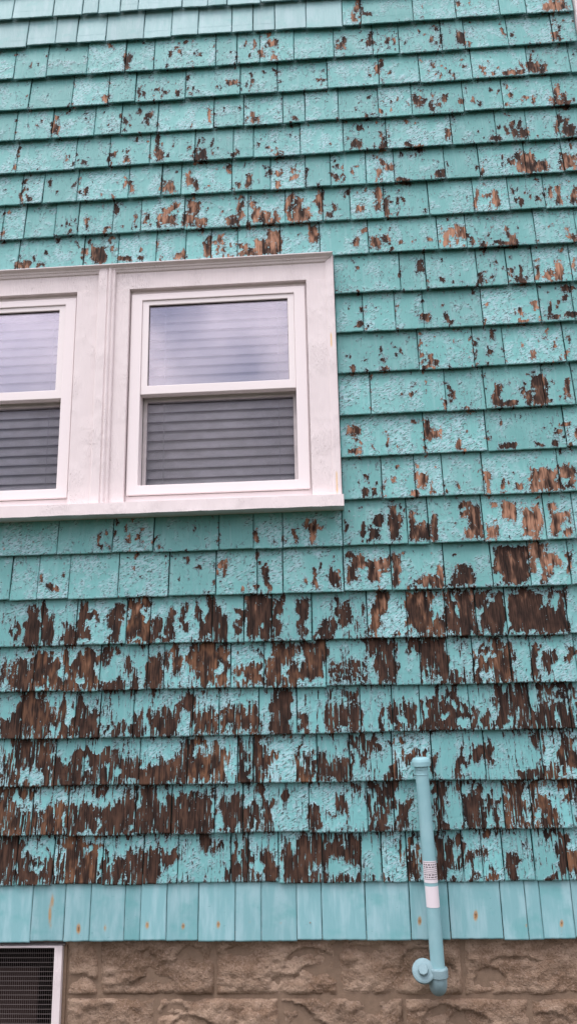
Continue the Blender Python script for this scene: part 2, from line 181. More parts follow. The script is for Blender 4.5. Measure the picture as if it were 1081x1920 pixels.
# ---------------------------------------------------------------- helpers
rng = np.random.default_rng(11); random.seed(4)
def tag(o, label=None, cat=None, group=None, kind=None):
    if label: o['label'] = label
    if cat: o['category'] = cat
    if group: o['group'] = group
    if kind: o['kind'] = kind
    return o
def empty(name, loc=(0,0,0)):
    o = bpy.data.objects.new(name, None); col.objects.link(o); o.location = loc; o.empty_display_size = .1
    return o
def link(name, me, mat, parent=None, smooth=False):
    o = bpy.data.objects.new(name, me); col.objects.link(o)
    if mat: me.materials.append(mat)
    if parent: o.parent = parent
    if smooth:
        me.polygons.foreach_set('use_smooth', [True]*len(me.polygons))
    return o
class MB:
    def __init__(s): s.v, s.f = [], []
    def add(s, vs, fs):
        n = len(s.v); s.v += [tuple(map(float, p)) for p in vs]; s.f += [tuple(n+i for i in f) for f in fs]; return s
    def box(s, x0, x1, y0, y1, z0, z1):
        return s.add([(x0,y0,z0),(x1,y0,z0),(x1,y1,z0),(x0,y1,z0),(x0,y0,z1),(x1,y0,z1),(x1,y1,z1),(x0,y1,z1)],
                     [(0,3,2,1),(4,5,6,7),(0,1,5,4),(1,2,6,5),(2,3,7,6),(3,0,4,7)])
    def frame(s, x0, x1, z0, z1, wl, wr, wb, wt, y0, y1):
        # a rectangular frame of four mitred bars
        o = [(x0,z0),(x1,z0),(x1,z1),(x0,z1)]; i = [(x0+wl,z0+wb),(x1-wr,z0+wb),(x1-wr,z1-wt),(x0+wl,z1-wt)]
        vs = [(x,y0,z) for x,z in o]+[(x,y0,z) for x,z in i]+[(x,y1,z) for x,z in o]+[(x,y1,z) for x,z in i]
        fs = []
        for k in range(4):
            j = (k+1)%4
            fs += [(k,j,4+j,4+k),(8+k,12+k,12+j,8+j),(k,8+k,8+j,j),(4+k,4+j,12+j,12+k)]
        return s.add(vs, fs)
    def sweep(s, prof, path):
        # prof: list of (a, b) section points; path: list of functions (a,b)->xyz ; closed profile, capped
        n = len(prof); vs = []; fs = []
        for fn in path: vs += [fn(a, b) for a, b in prof]
        for k in range(len(path)-1):
            for i in range(n):
                j = (i+1)%n
                fs.append((k*n+i, k*n+j, (k+1)*n+j, (k+1)*n+i))
        fs += [tuple(range(n))[::-1], tuple(range((len(path)-1)*n, len(path)*n))]
        return s.add(vs, fs)
    def lathe(s, base, axis, prof, seg=28):
        # prof: list of (distance along axis, radius)
        ax = Vector(axis).normalized(); u = ax.orthogonal().normalized(); w = ax.cross(u); b = Vector(base)
        vs = []; fs = []
        for d, r in prof:
            for k in range(seg):
                a = 2*math.pi*k/seg
                vs.append(b+ax*d+(u*math.cos(a)+w*math.sin(a))*r)
        for i in range(len(prof)-1):
            for k in range(seg):
                j = (k+1)%seg
                fs.append((i*seg+k, i*seg+j, (i+1)*seg+j, (i+1)*seg+k))
        fs += [tuple(range(seg))[::-1], tuple(range((len(prof)-1)*seg, len(prof)*seg))]
        return s.add(vs, fs)
    def mesh(s, name, bevel=0, seg=2):
        me = bpy.data.meshes.new(name); me.from_pydata(s.v, [], s.f); me.validate()
        bm = bmesh.new(); bm.from_mesh(me)
        bmesh.ops.recalc_face_normals(bm, faces=bm.faces)
        if bevel:
            ed = [e for e in bm.edges if len(e.link_faces) == 2 and e.calc_face_angle(0) > .5]
            bmesh.ops.bevel(bm, geom=ed, offset=bevel, segments=seg, profile=.6, affect='EDGES')
        bm.to_mesh(me); bm.free(); me.update()
        return me
    def build(s, name, mat, parent=None, bevel=0, smooth=False, seg=2):
        return link(name, s.mesh(name, bevel, seg), mat, parent, smooth)

# ---------------------------------------------------------------- materials
class NT:
    def __init__(s, name):
        s.m = bpy.data.materials.new(name); s.m.use_nodes = True; s.t = s.m.node_tree
        s.b = s.t.nodes['Principled BSDF']; s.out = s.t.nodes['Material Output']
        s.pos = s.t.nodes.new('ShaderNodeNewGeometry').outputs['Position']
    def n(s, typ, **kw):
        nd = s.t.nodes.new(typ)
        for k, v in kw.items(): setattr(nd, k, v)
        return nd
    def put(s, sock, v):
        if isinstance(v, bpy.types.NodeSocket): s.t.links.new(v, sock)
        elif v is not None: sock.default_value = v
    def math(s, op, a, b=None, c=None, clamp=False):
        nd = s.n('ShaderNodeMath', operation=op, use_clamp=clamp)
        for i, v in enumerate((a, b, c)): 
            if v is not None: s.put(nd.inputs[i], v)
        return nd.outputs[0]
    def vec(s, scale, off=None):
        nd = s.n('ShaderNodeVectorMath', operation='MULTIPLY'); s.put(nd.inputs[0], s.pos); nd.inputs[1].default_value = scale
        if off is None: return nd.outputs[0]
        a = s.n('ShaderNodeVectorMath', operation='ADD'); s.put(a.inputs[0], nd.outputs[0]); s.put(a.inputs[1], off)
        return a.outputs[0]
    def dnoise(s, ang, scale, detail=3, rough=.6, off=None):
        # noise drawn out along a direction in the wall plane
        mp = s.n('ShaderNodeMapping', vector_type='TEXTURE'); mp.inputs['Rotation'].default_value = (0, ang, 0)
        mp.inputs['Scale'].default_value = tuple(1/v for v in scale); s.put(mp.inputs['Vector'], s.pos)
        v = mp.outputs[0]
        if off is not None:
            a = s.n('ShaderNodeVectorMath', operation='ADD'); s.put(a.inputs[0], v); s.put(a.inputs[1], off); v = a.outputs[0]
        nd = s.n('ShaderNodeTexNoise'); s.put(nd.inputs['Vector'], v); nd.inputs['Scale'].default_value = 1
        nd.inputs['Detail'].default_value = detail; nd.inputs['Roughness'].default_value = rough
        return nd.outputs['Fac']
    def noise(s, scale, detail=3, rough=.55, off=None):
        nd = s.n('ShaderNodeTexNoise'); s.put(nd.inputs['Vector'], s.vec(scale, off))
        nd.inputs['Scale'].default_value = 1; nd.inputs['Detail'].default_value = detail; nd.inputs['Roughness'].default_value = rough
        return nd.outputs['Fac']
    def ss(s, x, a, b, lo=0, hi=1):
        nd = s.n('ShaderNodeMapRange', interpolation_type='SMOOTHSTEP'); s.put(nd.inputs[0], x)
        for i, v in enumerate((a, b, lo, hi)): s.put(nd.inputs[1+i], v)
        return nd.outputs[0]
    def mix(s, f, a, b, blend='MIX'):
        nd = s.n('ShaderNodeMix', data_type='RGBA', blend_type=blend); s.put(nd.inputs['Factor'], f)
        for k, v in (('A', a), ('B', b)):
            s.put(nd.inputs[k], v if isinstance(v, bpy.types.NodeSocket) else (*v, 1) if len(v) == 3 else v)
        return nd.outputs['Result']
    def attr(s, name):
        return s.n('ShaderNodeAttribute', attribute_name=name).outputs['Fac']
    def bump(s, h, strength=1.0):
        nd = s.n('ShaderNodeBump'); nd.inputs['Distance'].default_value = 1.0; nd.inputs['Strength'].default_value = strength
        s.put(nd.inputs['Height'], h); s.put(s.b.inputs['Normal'], nd.outputs[0])
    def fin(s, color=None, rough=None, spec=.3):
        s.put(s.b.inputs['Base Color'], color if isinstance(color, bpy.types.NodeSocket) or color is None else (*color, 1))
        s.put(s.b.inputs['Roughness'], rough); s.b.inputs['Specular IOR Level'].default_value = spec
        return s.m

def mat_old_shingle():
    t = NT('weathered teal shingle paint'); rnd = t.n('ShaderNodeObjectInfo').outputs['Random']
    comb = t.n('ShaderNodeCombineXYZ'); t.put(comb.inputs[1], t.math('MULTIPLY', rnd, 37.0)); off = comb.outputs[0]
    peel, aged = t.attr('peel'), t.attr('aged')
    streak = t.noise((105, 0, 15), 2, .62, off); blocky = t.noise((95, 0, 75), 3, .68, off)
    k = t.math('ADD', .25, t.math('MULTIPLY', aged, .30))
    n = t.math('ADD', t.math('MULTIPLY', streak, k), t.math('MULTIPLY', blocky, t.math('SUBTRACT', 1, k)))
    amp = 3.0
    e = t.math('ADD', peel, t.math('MULTIPLY', t.math('SUBTRACT', n, .5), amp))
    # thin slivers of paint left on bare wood, and slits worn through paint, along the grain
    sl = t.noise((170, 0, 13), 2, .55, off)
    e = t.math('ADD', e, t.math('MULTIPLY', aged, t.math('SUBTRACT', t.ss(sl, .42, .34, 0, .42), t.ss(sl, .585, .66, 0, .80))))
    bare = t.ss(e, .485, .530)
    rim = t.math('MULTIPLY', t.ss(e, .20, .46), t.math('SUBTRACT', 1, bare))
    # alligatored, lifting paint against smooth paint
    low = t.noise((11, 0, 9), 1, .5, off)
    patch = t.noise((24, 0, 20), 2, .6, off)
    area = t.ss(t.math('ADD', t.math('ADD', t.math('MULTIPLY', low, .6), t.math('MULTIPLY', patch, .75)), t.math('ADD', t.math('MULTIPLY', rnd, .16), t.math('MULTIPLY', rim, .22))), .70, .92)
    chip = t.dnoise(R(-28), (58, 1, 130), 2, .6, off); ridg = t.noise((230, 0, 12), 2, .5, off)
    fine = t.dnoise(R(-22), (75, 1, 240), 2, .6, off)
    pale = t.math('MULTIPLY', area, t.ss(chip, .40, .58), clamp=True)
    pale = t.math('MAXIMUM', t.math('MULTIPLY', pale, .85), t.math('MULTIPLY', rim, .85))  # rims paled: light caught by lifting paint edges, put into the colour
    teal = t.mix(t.ss(low, .35, .65), (.158, .405, .392), (.195, .450, .437))
    teal = t.mix(t.math('MULTIPLY', aged, .5), teal, (.185, .455, .475))
    paint = t.mix(pale, teal, (.36, .535, .58))
    paint = t.mix(t.math('MULTIPLY', t.ss(fine, .565, .625), t.ss(area, .10, .5, 0, .85)), paint, (.045, .060, .055))
    wash = t.ss(t.noise((60, 0, 5), 1, .5, off), .55, .72)
    paint = t.mix(t.math('MULTIPLY', wash, .22), paint, (.36, .55, .57))
    # bare wood
    g = t.noise((330, 0, 9), 2, .7, off); g2 = t.noise((45, 0, 14), 2, .6, off)
    gg = t.ss(t.math('ADD', t.math('MULTIPLY', g, .6), t.math('MULTIPLY', g2, .4)), .36, .64)
    dark = t.mix(gg, (.010, .0058, .0046), (.078, .040, .027)); dark = t.mix(t.ss(g2, .52, .70, 0, .5), dark, (.105, .055, .035))
    fresh = t.mix(gg, (.10, .048, .032), (.43, .235, .150))
    f = t.math('ADD', t.math('MULTIPLY', aged, -.48), t.math('ADD', g2, t.math('MULTIPLY', rnd, .25)))
    dark = t.mix(t.math('MULTIPLY', t.ss(rnd, .55, 1.0), t.ss(g2, .40, .62)), dark, t.mix(gg, (.040, .018, .010), (.185, .092, .050)))
    wood = t.mix(t.ss(f, .52, .84), dark, fresh)
    tone = t.math('ADD', .85, t.math('MULTIPLY', rnd, .25))
    hsv = t.n('ShaderNodeHueSaturation'); t.put(hsv.inputs['Color'], t.mix(bare, paint, wood)); t.put(hsv.inputs['Value'], tone)
    hp = t.math('ADD', t.math('MULTIPLY', rim, .0016), .0016)
    hp = t.math('ADD', hp, t.math('MULTIPLY', area, t.math('ADD', t.math('MULTIPLY', chip, .0020), t.math('MULTIPLY', fine, .0017))))
    hp = t.math('ADD', hp, t.math('MULTIPLY', ridg, .0013))
    h = t.math('ADD', t.math('MULTIPLY', hp, t.math('SUBTRACT', 1, bare)), t.math('MULTIPLY', t.math('MULTIPLY', g, bare), .0012))
    t.bump(h, .85)
    return t.fin(hsv.outputs[0], t.math('ADD', .55, t.math('MULTIPLY', bare, .3)), .25)
def mat_smooth_shingle(name, c1, c2, c3, spec=.3):
    t = NT(name); rnd = t.n('ShaderNodeObjectInfo').outputs['Random']
    comb = t.n('ShaderNodeCombineXYZ'); t.put(comb.inputs[1], t.math('MULTIPLY', rnd, 41.0)); off = comb.outputs[0]
    a = t.ss(t.noise((26, 0, 5), 3, .6, off), .42, .68); b = t.ss(t.noise((9, 0, 12), 3, .6, off), .52, .75)
    c = t.mix(a, c1, c2); c = t.mix(t.math('MULTIPLY', b, .7), c, c3)
    rust = t.attr('rust')
    rn = t.math('ADD', rust, t.math('MULTIPLY', t.math('SUBTRACT', t.noise((260, 0, 120), 3), .5), t.math('MULTIPLY', rust, 1.1)))
    c = t.mix(t.ss(rn, .08, .55, 0, .9), c, (.46, .26, .10)); c = t.mix(t.ss(rn, .55, .95), c, (.16, .055, .02))
    g = t.noise((260, 0, 8), 3, .6, off)
    t.bump(t.math('MULTIPLY', g, .0022), .7)
    nick = t.ss(t.dnoise(R(-12), (40, 1, 190), 3, .65, off), .70, .75)
    c = t.mix(t.math('MULTIPLY', nick, .6), c, (.07, .20, .22))
    hsv = t.n('ShaderNodeHueSaturation'); t.put(hsv.inputs['Color'], c); t.put(hsv.inputs['Value'], t.math('ADD', .92, t.math('MULTIPLY', rnd, .14)))
    return t.fin(hsv.outputs[0], .5, spec)
def mat_casing():
    t = NT('old pinkish white trim paint')
    n = t.noise((16, 16, 5), 3); c = t.mix(t.ss(n, .35, .7), (.785, .700, .695), (.805, .722, .716))
    crk = t.noise((170, 170, 48), 3, .65); area = t.ss(t.noise((9, 9, 6), 2), .40, .70)
    pit = t.math('MULTIPLY', t.ss(t.noise((150, 150, 90), 3, .7), .645, .69), area)
    c = t.mix(t.math('MULTIPLY', pit, .75), c, (.30, .23, .20))
    g = t.noise((280, 60, 6), 2, .5)
    h = t.math('ADD', t.math('MULTIPLY', t.math('MULTIPLY', crk, area), .0060), t.math('MULTIPLY', g, .0016))
    # yellow water stains on the right-hand board
    sx = t.n('ShaderNodeSeparateXYZ'); t.put(sx.inputs[0], t.pos); X, Z = sx.outputs[0], sx.outputs[2]
    for (px, py, hx, hz) in ((620.5, 637, .0038, .034), (631, 905, .0034, .05)):
        x0, z0 = wall(px, py, -.028)
        dx = t.math('ABSOLUTE', t.math('DIVIDE', t.math('SUBTRACT', X, x0), hx)); dz = t.math('ABSOLUTE', t.math('DIVIDE', t.math('SUBTRACT', Z, z0), hz))
        d = t.math('ADD', t.math('MAXIMUM', dx, dz), t.math('MULTIPLY', t.math('SUBTRACT', crk, .5), .8))
        c = t.mix(t.ss(d, .6, 1.1, .75, 0), c, (.78, .50, .20))
    t.bump(h, .8)
    return t.fin(c, .55, .3)
def mat_plain(name, c, rough=.45, spec=.4, var=.06, scale=20, bump=0):
    t = NT(name); n = t.noise((scale,)*3, 3)
    lo = tuple(v*(1-var) for v in c); hi = tuple(min(1, v*(1+var)) for v in c)
    if bump: t.bump(t.math('MULTIPLY', t.noise((400,)*3, 3), bump), .6)
    return t.fin(t.mix(n, lo, hi), rough, spec)
def mat_glass(name='window glass', mult=4.4):
    t = NT(name); t.t.nodes.remove(t.b)
    fr = t.n('ShaderNodeFresnel'); fr.inputs['IOR'].default_value = 1.52
    gl = t.n('ShaderNodeBsdfGlossy'); gl.inputs['Roughness'].default_value = .015; gl.inputs['Color'].default_value = (.96, .90, 1, 1)
    tr = t.n('ShaderNodeBsdfTransparent'); tr.inputs['Color'].default_value = (.985, .985, .99, 1)
    bp = t.n('ShaderNodeBump'); bp.inputs['Strength'].default_value = .05; bp.inputs['Distance'].default_value = 1
    t.put(bp.inputs['Height'], t.math('MULTIPLY', t.noise((9, 9, 9), 1), .002)); t.put(gl.inputs['Normal'], bp.outputs[0])
    mx = t.n('ShaderNodeMixShader'); t.put(mx.inputs[0], t.math('MULTIPLY', fr.outputs[0], mult, clamp=True))
    t.put(mx.inputs[1], tr.outputs[0]); t.put(mx.inputs[2], gl.outputs[0]); t.put(t.out.inputs['Surface'], mx.outputs[0])
    return t.m
def mat_screen():
    # insect screen: a fine dark weave, finer than a pixel, so part of each ray passes
    t = NT('insect screen weave'); t.t.nodes.remove(t.b)
    df = t.n('ShaderNodeBsdfDiffuse'); df.inputs['Color'].default_value = (.10, .10, .105, 1)
    tr = t.n('ShaderNodeBsdfTransparent')
    f = t.ss(t.noise((14, 14, 30), 2, .5), .3, .7, .20, .28)
    mx = t.n('ShaderNodeMixShader'); t.put(mx.inputs[0], f); t.put(mx.inputs[1], tr.outputs[0]); t.put(mx.inputs[2], df.outputs[0])
    t.put(t.out.inputs['Surface'], mx.outputs[0])
    return t.m
def mat_block():
    t = NT('rock faced concrete block'); rnd = t.n('ShaderNodeObjectInfo').outputs['Random']
    a = t.noise((10, 10, 14), 4, .6); b = t.noise((120, 120, 120), 4, .75)
    c = t.mix(t.ss(a, .35, .68), (.255, .168, .112), (.46, .330, .240))
    c = t.mix(t.ss(b, .50, .72, 0, .65), c, (.54, .40, .33)); c = t.mix(t.ss(b, .32, .45, .6, 0), c, (.085, .052, .036))
    t.bump(t.math('ADD', t.math('MULTIPLY', b, .012), t.math('MULTIPLY', t.noise((40, 40, 55), 4, .7), .010)), .9)
    hsv = t.n('ShaderNodeHueSaturation'); t.put(hsv.inputs['Color'], c); t.put(hsv.inputs['Value'], t.math('ADD', .86, t.math('MULTIPLY', rnd, .26)))
    return t.fin(hsv.outputs[0], .9, .15)
def mat_ground():
    t = NT('rough lawn soil'); a = t.noise((2, 2, 2), 5, .6); b = t.noise((40, 40, 40), 4, .7)
    c = t.mix(t.ss(a, .4, .6), (.030, .040, .016), (.065, .050, .034)); c = t.mix(t.math('MULTIPLY', b, .5), c, (.03, .04, .018))
    t.bump(t.math('MULTIPLY', b, .03), .8)
    return t.fin(c, .95, .1)
def mat_pipe():
    t = NT('pale blue pipe paint'); n = t.noise((14, 14, 9), 3); f = t.noise((220, 220, 220), 3)
    c = t.mix(t.ss(n, .35, .7), (.245, .455, .49), (.30, .505, .54))
    t.bump(t.math('MULTIPLY', f, .0006), .5)
    return t.fin(c, .5, .35)

M_OLD = mat_old_shingle()
M_NEW = mat_smooth_shingle('newer pale shingle paint', (.27, .455, .465), (.33, .50, .52), (.20, .44, .43))
M_SKIRT = mat_smooth_shingle('light blue skirt paint', (.220, .440, .468), (.315, .520, .555), (.145, .395, .405))
M_CAS = mat_casing()
M_VINYL = mat_plain('white vinyl window frame', (.87, .79, .785), .35, .4, .015)
M_SASH = mat_plain('white vinyl sash', (.87, .80, .79), .35, .4, .015)
M_TRACK = mat_plain('vinyl track with shade in its grey', (.40, .385, .385), .5, .3, .03)  # shade inside the deep jambs is put into this grey
M_GLASS = mat_glass(); M_GLASS_IN = mat_glass('inner window glass', 1.1); M_SCREEN = mat_screen()
M_SLAT = mat_plain('pale blind slat', (.90, .905, .92), .45, .35, .02)
M_CORD = mat_plain('blind cord', (.7, .7, .74), .8, .1)
M_BLOCK = mat_block()
M_MORTAR = mat_plain('grey brown mortar', (.245, .172, .122), .95, .1, .25, 60, .004)
M_SHEATH = mat_plain('painted board seen in the joints', (.05, .13, .125), .8, .2, .2)
M_PIPE = mat_pipe()
M_FIT = mat_plain('weathered grey blue fitting paint', (.25, .37, .40), .6, .3, .22, 60, .004)
M_LABEL = mat_plain('white paper label', (.78, .71, .74), .6, .2, .03)
M_INK = mat_plain('grey printed text', (.16, .14, .15), .7, .1, .05)
M_ROOM = mat_plain('pale room walls', (.45, .43, .42), .9, .1, .1)
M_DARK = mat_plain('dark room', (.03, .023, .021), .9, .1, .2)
M_BROWN = mat_plain('brown of the basement reflections', (.042, .028, .025), .8, .1, .3, 7)
M_WIRE = mat_plain('dull brown wire', (.16, .135, .13), .5, .4, .1)
M_GROUND = mat_ground()
M_GALV = mat_plain('dull steel', (.25, .22, .2), .6, .4, .2)

# ---------------------------------------------------------------- worn paint map on the wall (2 px raster of the survey)
W2, H2 = 541, 961
gx, gy = np.meshgrid(np.arange(W2)*2.0, np.arange(H2)*2.0)
def vnoise(x, y, seed):
    r = np.random.default_rng(seed).random((64, 64))
    xi, yi = np.floor(x).astype(int), np.floor(y).astype(int); fx, fy = x-xi, y-yi
    fx, fy = fx*fx*(3-2*fx), fy*fy*(3-2*fy)
    g = lambda a, b: r[b % 64, a % 64]
    return (g(xi, yi)*(1-fx)+g(xi+1, yi)*fx)*(1-fy) + (g(xi, yi+1)*(1-fx)+g(xi+1, yi+1)*fx)*fy
def cline(i, x):
    a, b = COURSE[i]; return a+(b-a)*x/1081.0
base = -.10 + .12*vnoise(gx/60, gy/60, 1) + .34*np.clip(vnoise(gx/34, gy/30, 2)-.5, 0, 1)
for i in range(2, 24):                      # paint chips first along the butts
    d = cline(i, gx)-gy
    base = np.where((d > -1) & (d < 9), base+.07, base)
low_zone = np.clip((gy-(1120-.012*gx))/60, 0, 1)
base += .10*low_zone
FIELD = base.copy()
upper = [q for q in WEAR if q[0] == 'B' and q[3] < 1090]
for k in range(1350):                        # small stray chips, mostly gathered round the larger ones and along joints
    u = rng.random()
    if u < .66:
        q = upper[int(rng.random()*len(upper))]; x, y = q[2]+rng.normal()*13, q[3]+rng.normal()*13
    elif u < .86:
        i = 2+int(rng.random()*15); j = JOINT[i]; x = j[int(rng.random()*len(j))]+rng.normal()*2.5; y = cline(i, x)-rng.random()*55
    else: x, y = rng.random()*1081, rng.random()*1100
    if cline(2, x) > y and x < 645: continue
    w, h = 2.2+4.6*rng.random()**2, 3.0+9.5*rng.random()**2
    WEAR.append(('B', 1.0, x, y, x+w, y+h))
for mode, lev, x0, y0, x1, y1 in WEAR:
    if x1 < x0: x0, x1 = x1, x0
    low = y0 > 1095
    wx = min(max((.17 if low else .26)*(x1-x0), 1.8), 4.5); wy = min(max(.32*(y1-y0), 2.4), 15.0 if low else 7.0); pad = int(max(wx, wy)/2)+4
    a, b = max(int(x0/2)-pad, 0), min(int(x1/2)+pad+1, W2); c, d = max(int(y0/2)-pad, 0), min(int(y1/2)+pad+1, H2)
    if a >= b or c >= d: continue
    X, Y = gx[c:d, a:b], gy[c:d, a:b]
    # corners are rounded off; the edge is soft here and broken up by the grain in the material
    qx, qy = np.minimum(X-x0, x1-X)/(2*wx), np.minimum(Y-y0, y1-Y)/(2*wy)
    s = np.clip(.5+np.minimum(np.minimum(qx, qy), .6*(qx+qy)+.02), 0, 1); V = FIELD[c:d, a:b]
    if mode == 'B': V[:] = np.maximum(V, s*lev)
    elif mode == 'P': V[:] = np.minimum(V, 1.06-s*1.06)
    else: V[:] = V*(1-s)+lev*s
FIELD += (.10+.08*np.clip((600-gx)/500, 0, 1))*np.clip((gy-1095)/40, 0, 1)*np.clip(FIELD*3, 0, 1)
AGED = np.clip((gy-1060)/110, 0, 1)*.52+np.clip((gy-1190)/220, 0, 1)*.34+.16*vnoise(gx/40, gy/40, 7)-.10*np.clip((gx-600)/300, 0, 1)*np.clip((1330-gy)/100, 0, 1)
RUST = np.zeros_like(FIELD)
for x, y, rx, ry, s in ((97,1690,3,14,.6),(93,1715,3,22,.62),(147,1742,3.4,9,1.0),(197,1740,2.6,8,.5),(276,1735,3,7,.8),(343,1737,3,6,.8),(409,1734,3,7,.85),
    (468,1729,2,3,.4),(526,1731,2,3,.5),(581,1731,2,3,.4),(786,1727,3,8,1.0),(891,1717,3.6,9,1.0),(986,1735,2,4,.6),(1052,1732,3,7,.9),(95,1735,2.5,10,.35),(1052,1745,2.5,9,.25),(891,1735,2.5,9,.22)):
    RUST = np.maximum(RUST, s*np.exp(-(((gx-x)/rx)**2+((gy-y)/ry)**2)))
def samp(A, x, y):
    u, v = np.clip(np.asarray(x)/2, 0, W2-1.001), np.clip(np.asarray(y)/2, 0, H2-1.001)
    i, j = u.astype(int), v.astype(int); fu, fv = u-i, v-j
    return (A[j, i]*(1-fu)+A[j, i+1]*fu)*(1-fv)+(A[j+1, i]*(1-fu)+A[j+1, i+1]*fu)*fv

# worn edges wander: shift the survey's straight-sided patches about a little
_lw = np.clip((gy-1060)/80, 0, 1)
_wx = gx+(4.0+3.0*_lw)*2*(vnoise(gx/11, gy/13, 21)-.5)+3.0*2*(vnoise(gx/30, gy/24, 22)-.5)
_wy = gy+(3.0+8.0*_lw)*2*(vnoise(gx/7, gy/46, 23)-.5)+3.0*2*(vnoise(gx/22, gy/18, 24)-.5)
for i in range(1, 25):                      # but never across a butt line
    up_, dn_ = cline(i-1, gx)+1.5, cline(i, gx)-1.5
    m = (gy > up_) & (gy < dn_); _wy = np.where(m, np.clip(_wy, up_, dn_), _wy)
FIELD = samp(FIELD, _wx, _wy)

# ---------------------------------------------------------------- ground
g = MB(); g.add([(-300,-300,0),(300,-300,0),(300,300,0),(-300,300,0)], [(0,1,2,3)])
tag(g.build('ground', M_GROUND), kind='structure')

# ---------------------------------------------------------------- the house wall
house = tag(empty('house', (0, .1, 0)), 'old house clad in peeling teal wood shingles above a stone block foundation', 'house')
house.location = (0, 0, 0)
X_CORNER = wall(1076.5, 18)[0]
X_LEFT = -2.6
Z_TOP = 5.9
Z_SKIRT = wall(540, cline(24, 540))[1]
# window opening in the sheathing: pair of windows around a mullion
WX1 = wall(632, 700, -.026)[0]
XM = wall(190, 740, -.026)[0]
WX0 = 2*XM-WX1
WZ1 = wall(400, 487, -.026)[1]; WZ0 = wall(400, 948, -.04)[1]
sh = MB()
YB = .036
op = (WX0+.07, WX1-.07, WZ0+.045, WZ1-.05)
sh.box(X_LEFT, op[0], YB, YB+.10, Z_SKIRT+.01, Z_TOP).box(op[1], X_CORNER-.01, YB, YB+.10, Z_SKIRT+.01, Z_TOP)
sh.box(op[0], op[1], YB, YB+.10, Z_SKIRT+.01, op[2]).box(op[0], op[1], YB, YB+.10, op[3], Z_TOP)
siding = sh.build('shingle_siding', M_SHEATH, house)

def shingle_mesh(name, x0, x1, ztop, zl, zr, t, yoff, cell, seed, attrs=True, skew=0, cup=0):
    # a tapered shingle: butt face at the bottom, its upper end tucked under the course above
    nx = max(2, int(math.ceil((x1-x0)/cell))); H = ztop-min(zl, zr); nz = max(2, int(math.ceil(H/cell)))
    u = np.linspace(0, 1, nx+1); v = np.linspace(0, 1, nz+1)
    U, V = np.meshgrid(u, v)
    rs = np.random.default_rng(seed)
    edge = (zl+(zr-zl)*U) + .0011*(vnoise(U*nx*.45+rs.random()*50, U*0+.3, seed % 50)-.5)*2
    Z = edge+(ztop-edge)*V
    w = .0007*(vnoise(V*nz*.3+7, V*0+rs.random()*9, (seed+3) % 50)-.5)
    X = x0+(x1-x0)*U+w*np.where((U == 0) | (U == 1), 1, 0)+skew*(V-.5)
    Y = yoff + (t-.0015)*V + cup*((U-.5)**2*4-.4)*(1-V) + .0012*(vnoise(U*3+rs.random()*40, V*2+rs.random()*40, 5)-.5)
    n = (nx+1)*(nz+1)
    P = np.column_stack([X.ravel(), Y.ravel(), Z.ravel()])
    back = yoff+.0050                        # the butt is thinner than the step: an open, dark slot behind it
    # back copies of the bottom row and of the two sides
    bot = P[:nx+1].copy(); bot[:, 1] = back
    lft = P[0::nx+1].copy(); lft[:, 1] = np.maximum(back, lft[:, 1]+.003)
    rgt = P[nx::nx+1].copy(); rgt[:, 1] = np.maximum(back, rgt[:, 1]+.003)
    bk = bot.copy(); bk[:, 2] += .045
    verts = np.vstack([P, bot, lft, rgt, bk])
    idx = np.arange(n).reshape(nz+1, nx+1)
    F = [np.column_stack([idx[:-1, :-1].ravel(), idx[:-1, 1:].ravel(), idx[1:, 1:].ravel(), idx[1:, :-1].ravel()])]
    b = n+np.arange(nx+1); F.append(np.column_stack([b[:-1], b[1:], idx[0, 1:], idx[0, :-1]]))
    l = n+nx+1+np.arange(nz+1); F.append(np.column_stack([l[:-1], idx[:-1, 0], idx[1:, 0], l[1:]]))
    r = n+nx+1+nz+1+np.arange(nz+1); F.append(np.column_stack([idx[:-1, -1], r[:-1], r[1:], idx[1:, -1]]))
    c = n+nx+1+2*(nz+1)+np.arange(nx+1); F.append(np.column_stack([c[:-1], c[1:], b[1:], b[:-1]]))
    me = bpy.data.meshes.new(name)
    F = np.vstack(F)
    me.vertices.add(len(verts)); me.vertices.foreach_set('co', verts.astype(np.float32).ravel())
    me.loops.add(F.size); me.loops.foreach_set('vertex_index', F.astype(np.int32).ravel())
    me.polygons.add(len(F)); me.polygons.foreach_set('loop_start', np.arange(0, F.size, 4, dtype=np.int32))
    me.update(calc_edges=True)
    if attrs:
        q = verts.copy(); q[:, 1] = 0
        px, py = pix(q)
        for nm, A in attrs.items():
            at = me.attributes.new(nm, 'FLOAT', 'POINT'); at.data.foreach_set('value', samp(A, px, py).astype(np.float32))
    return me

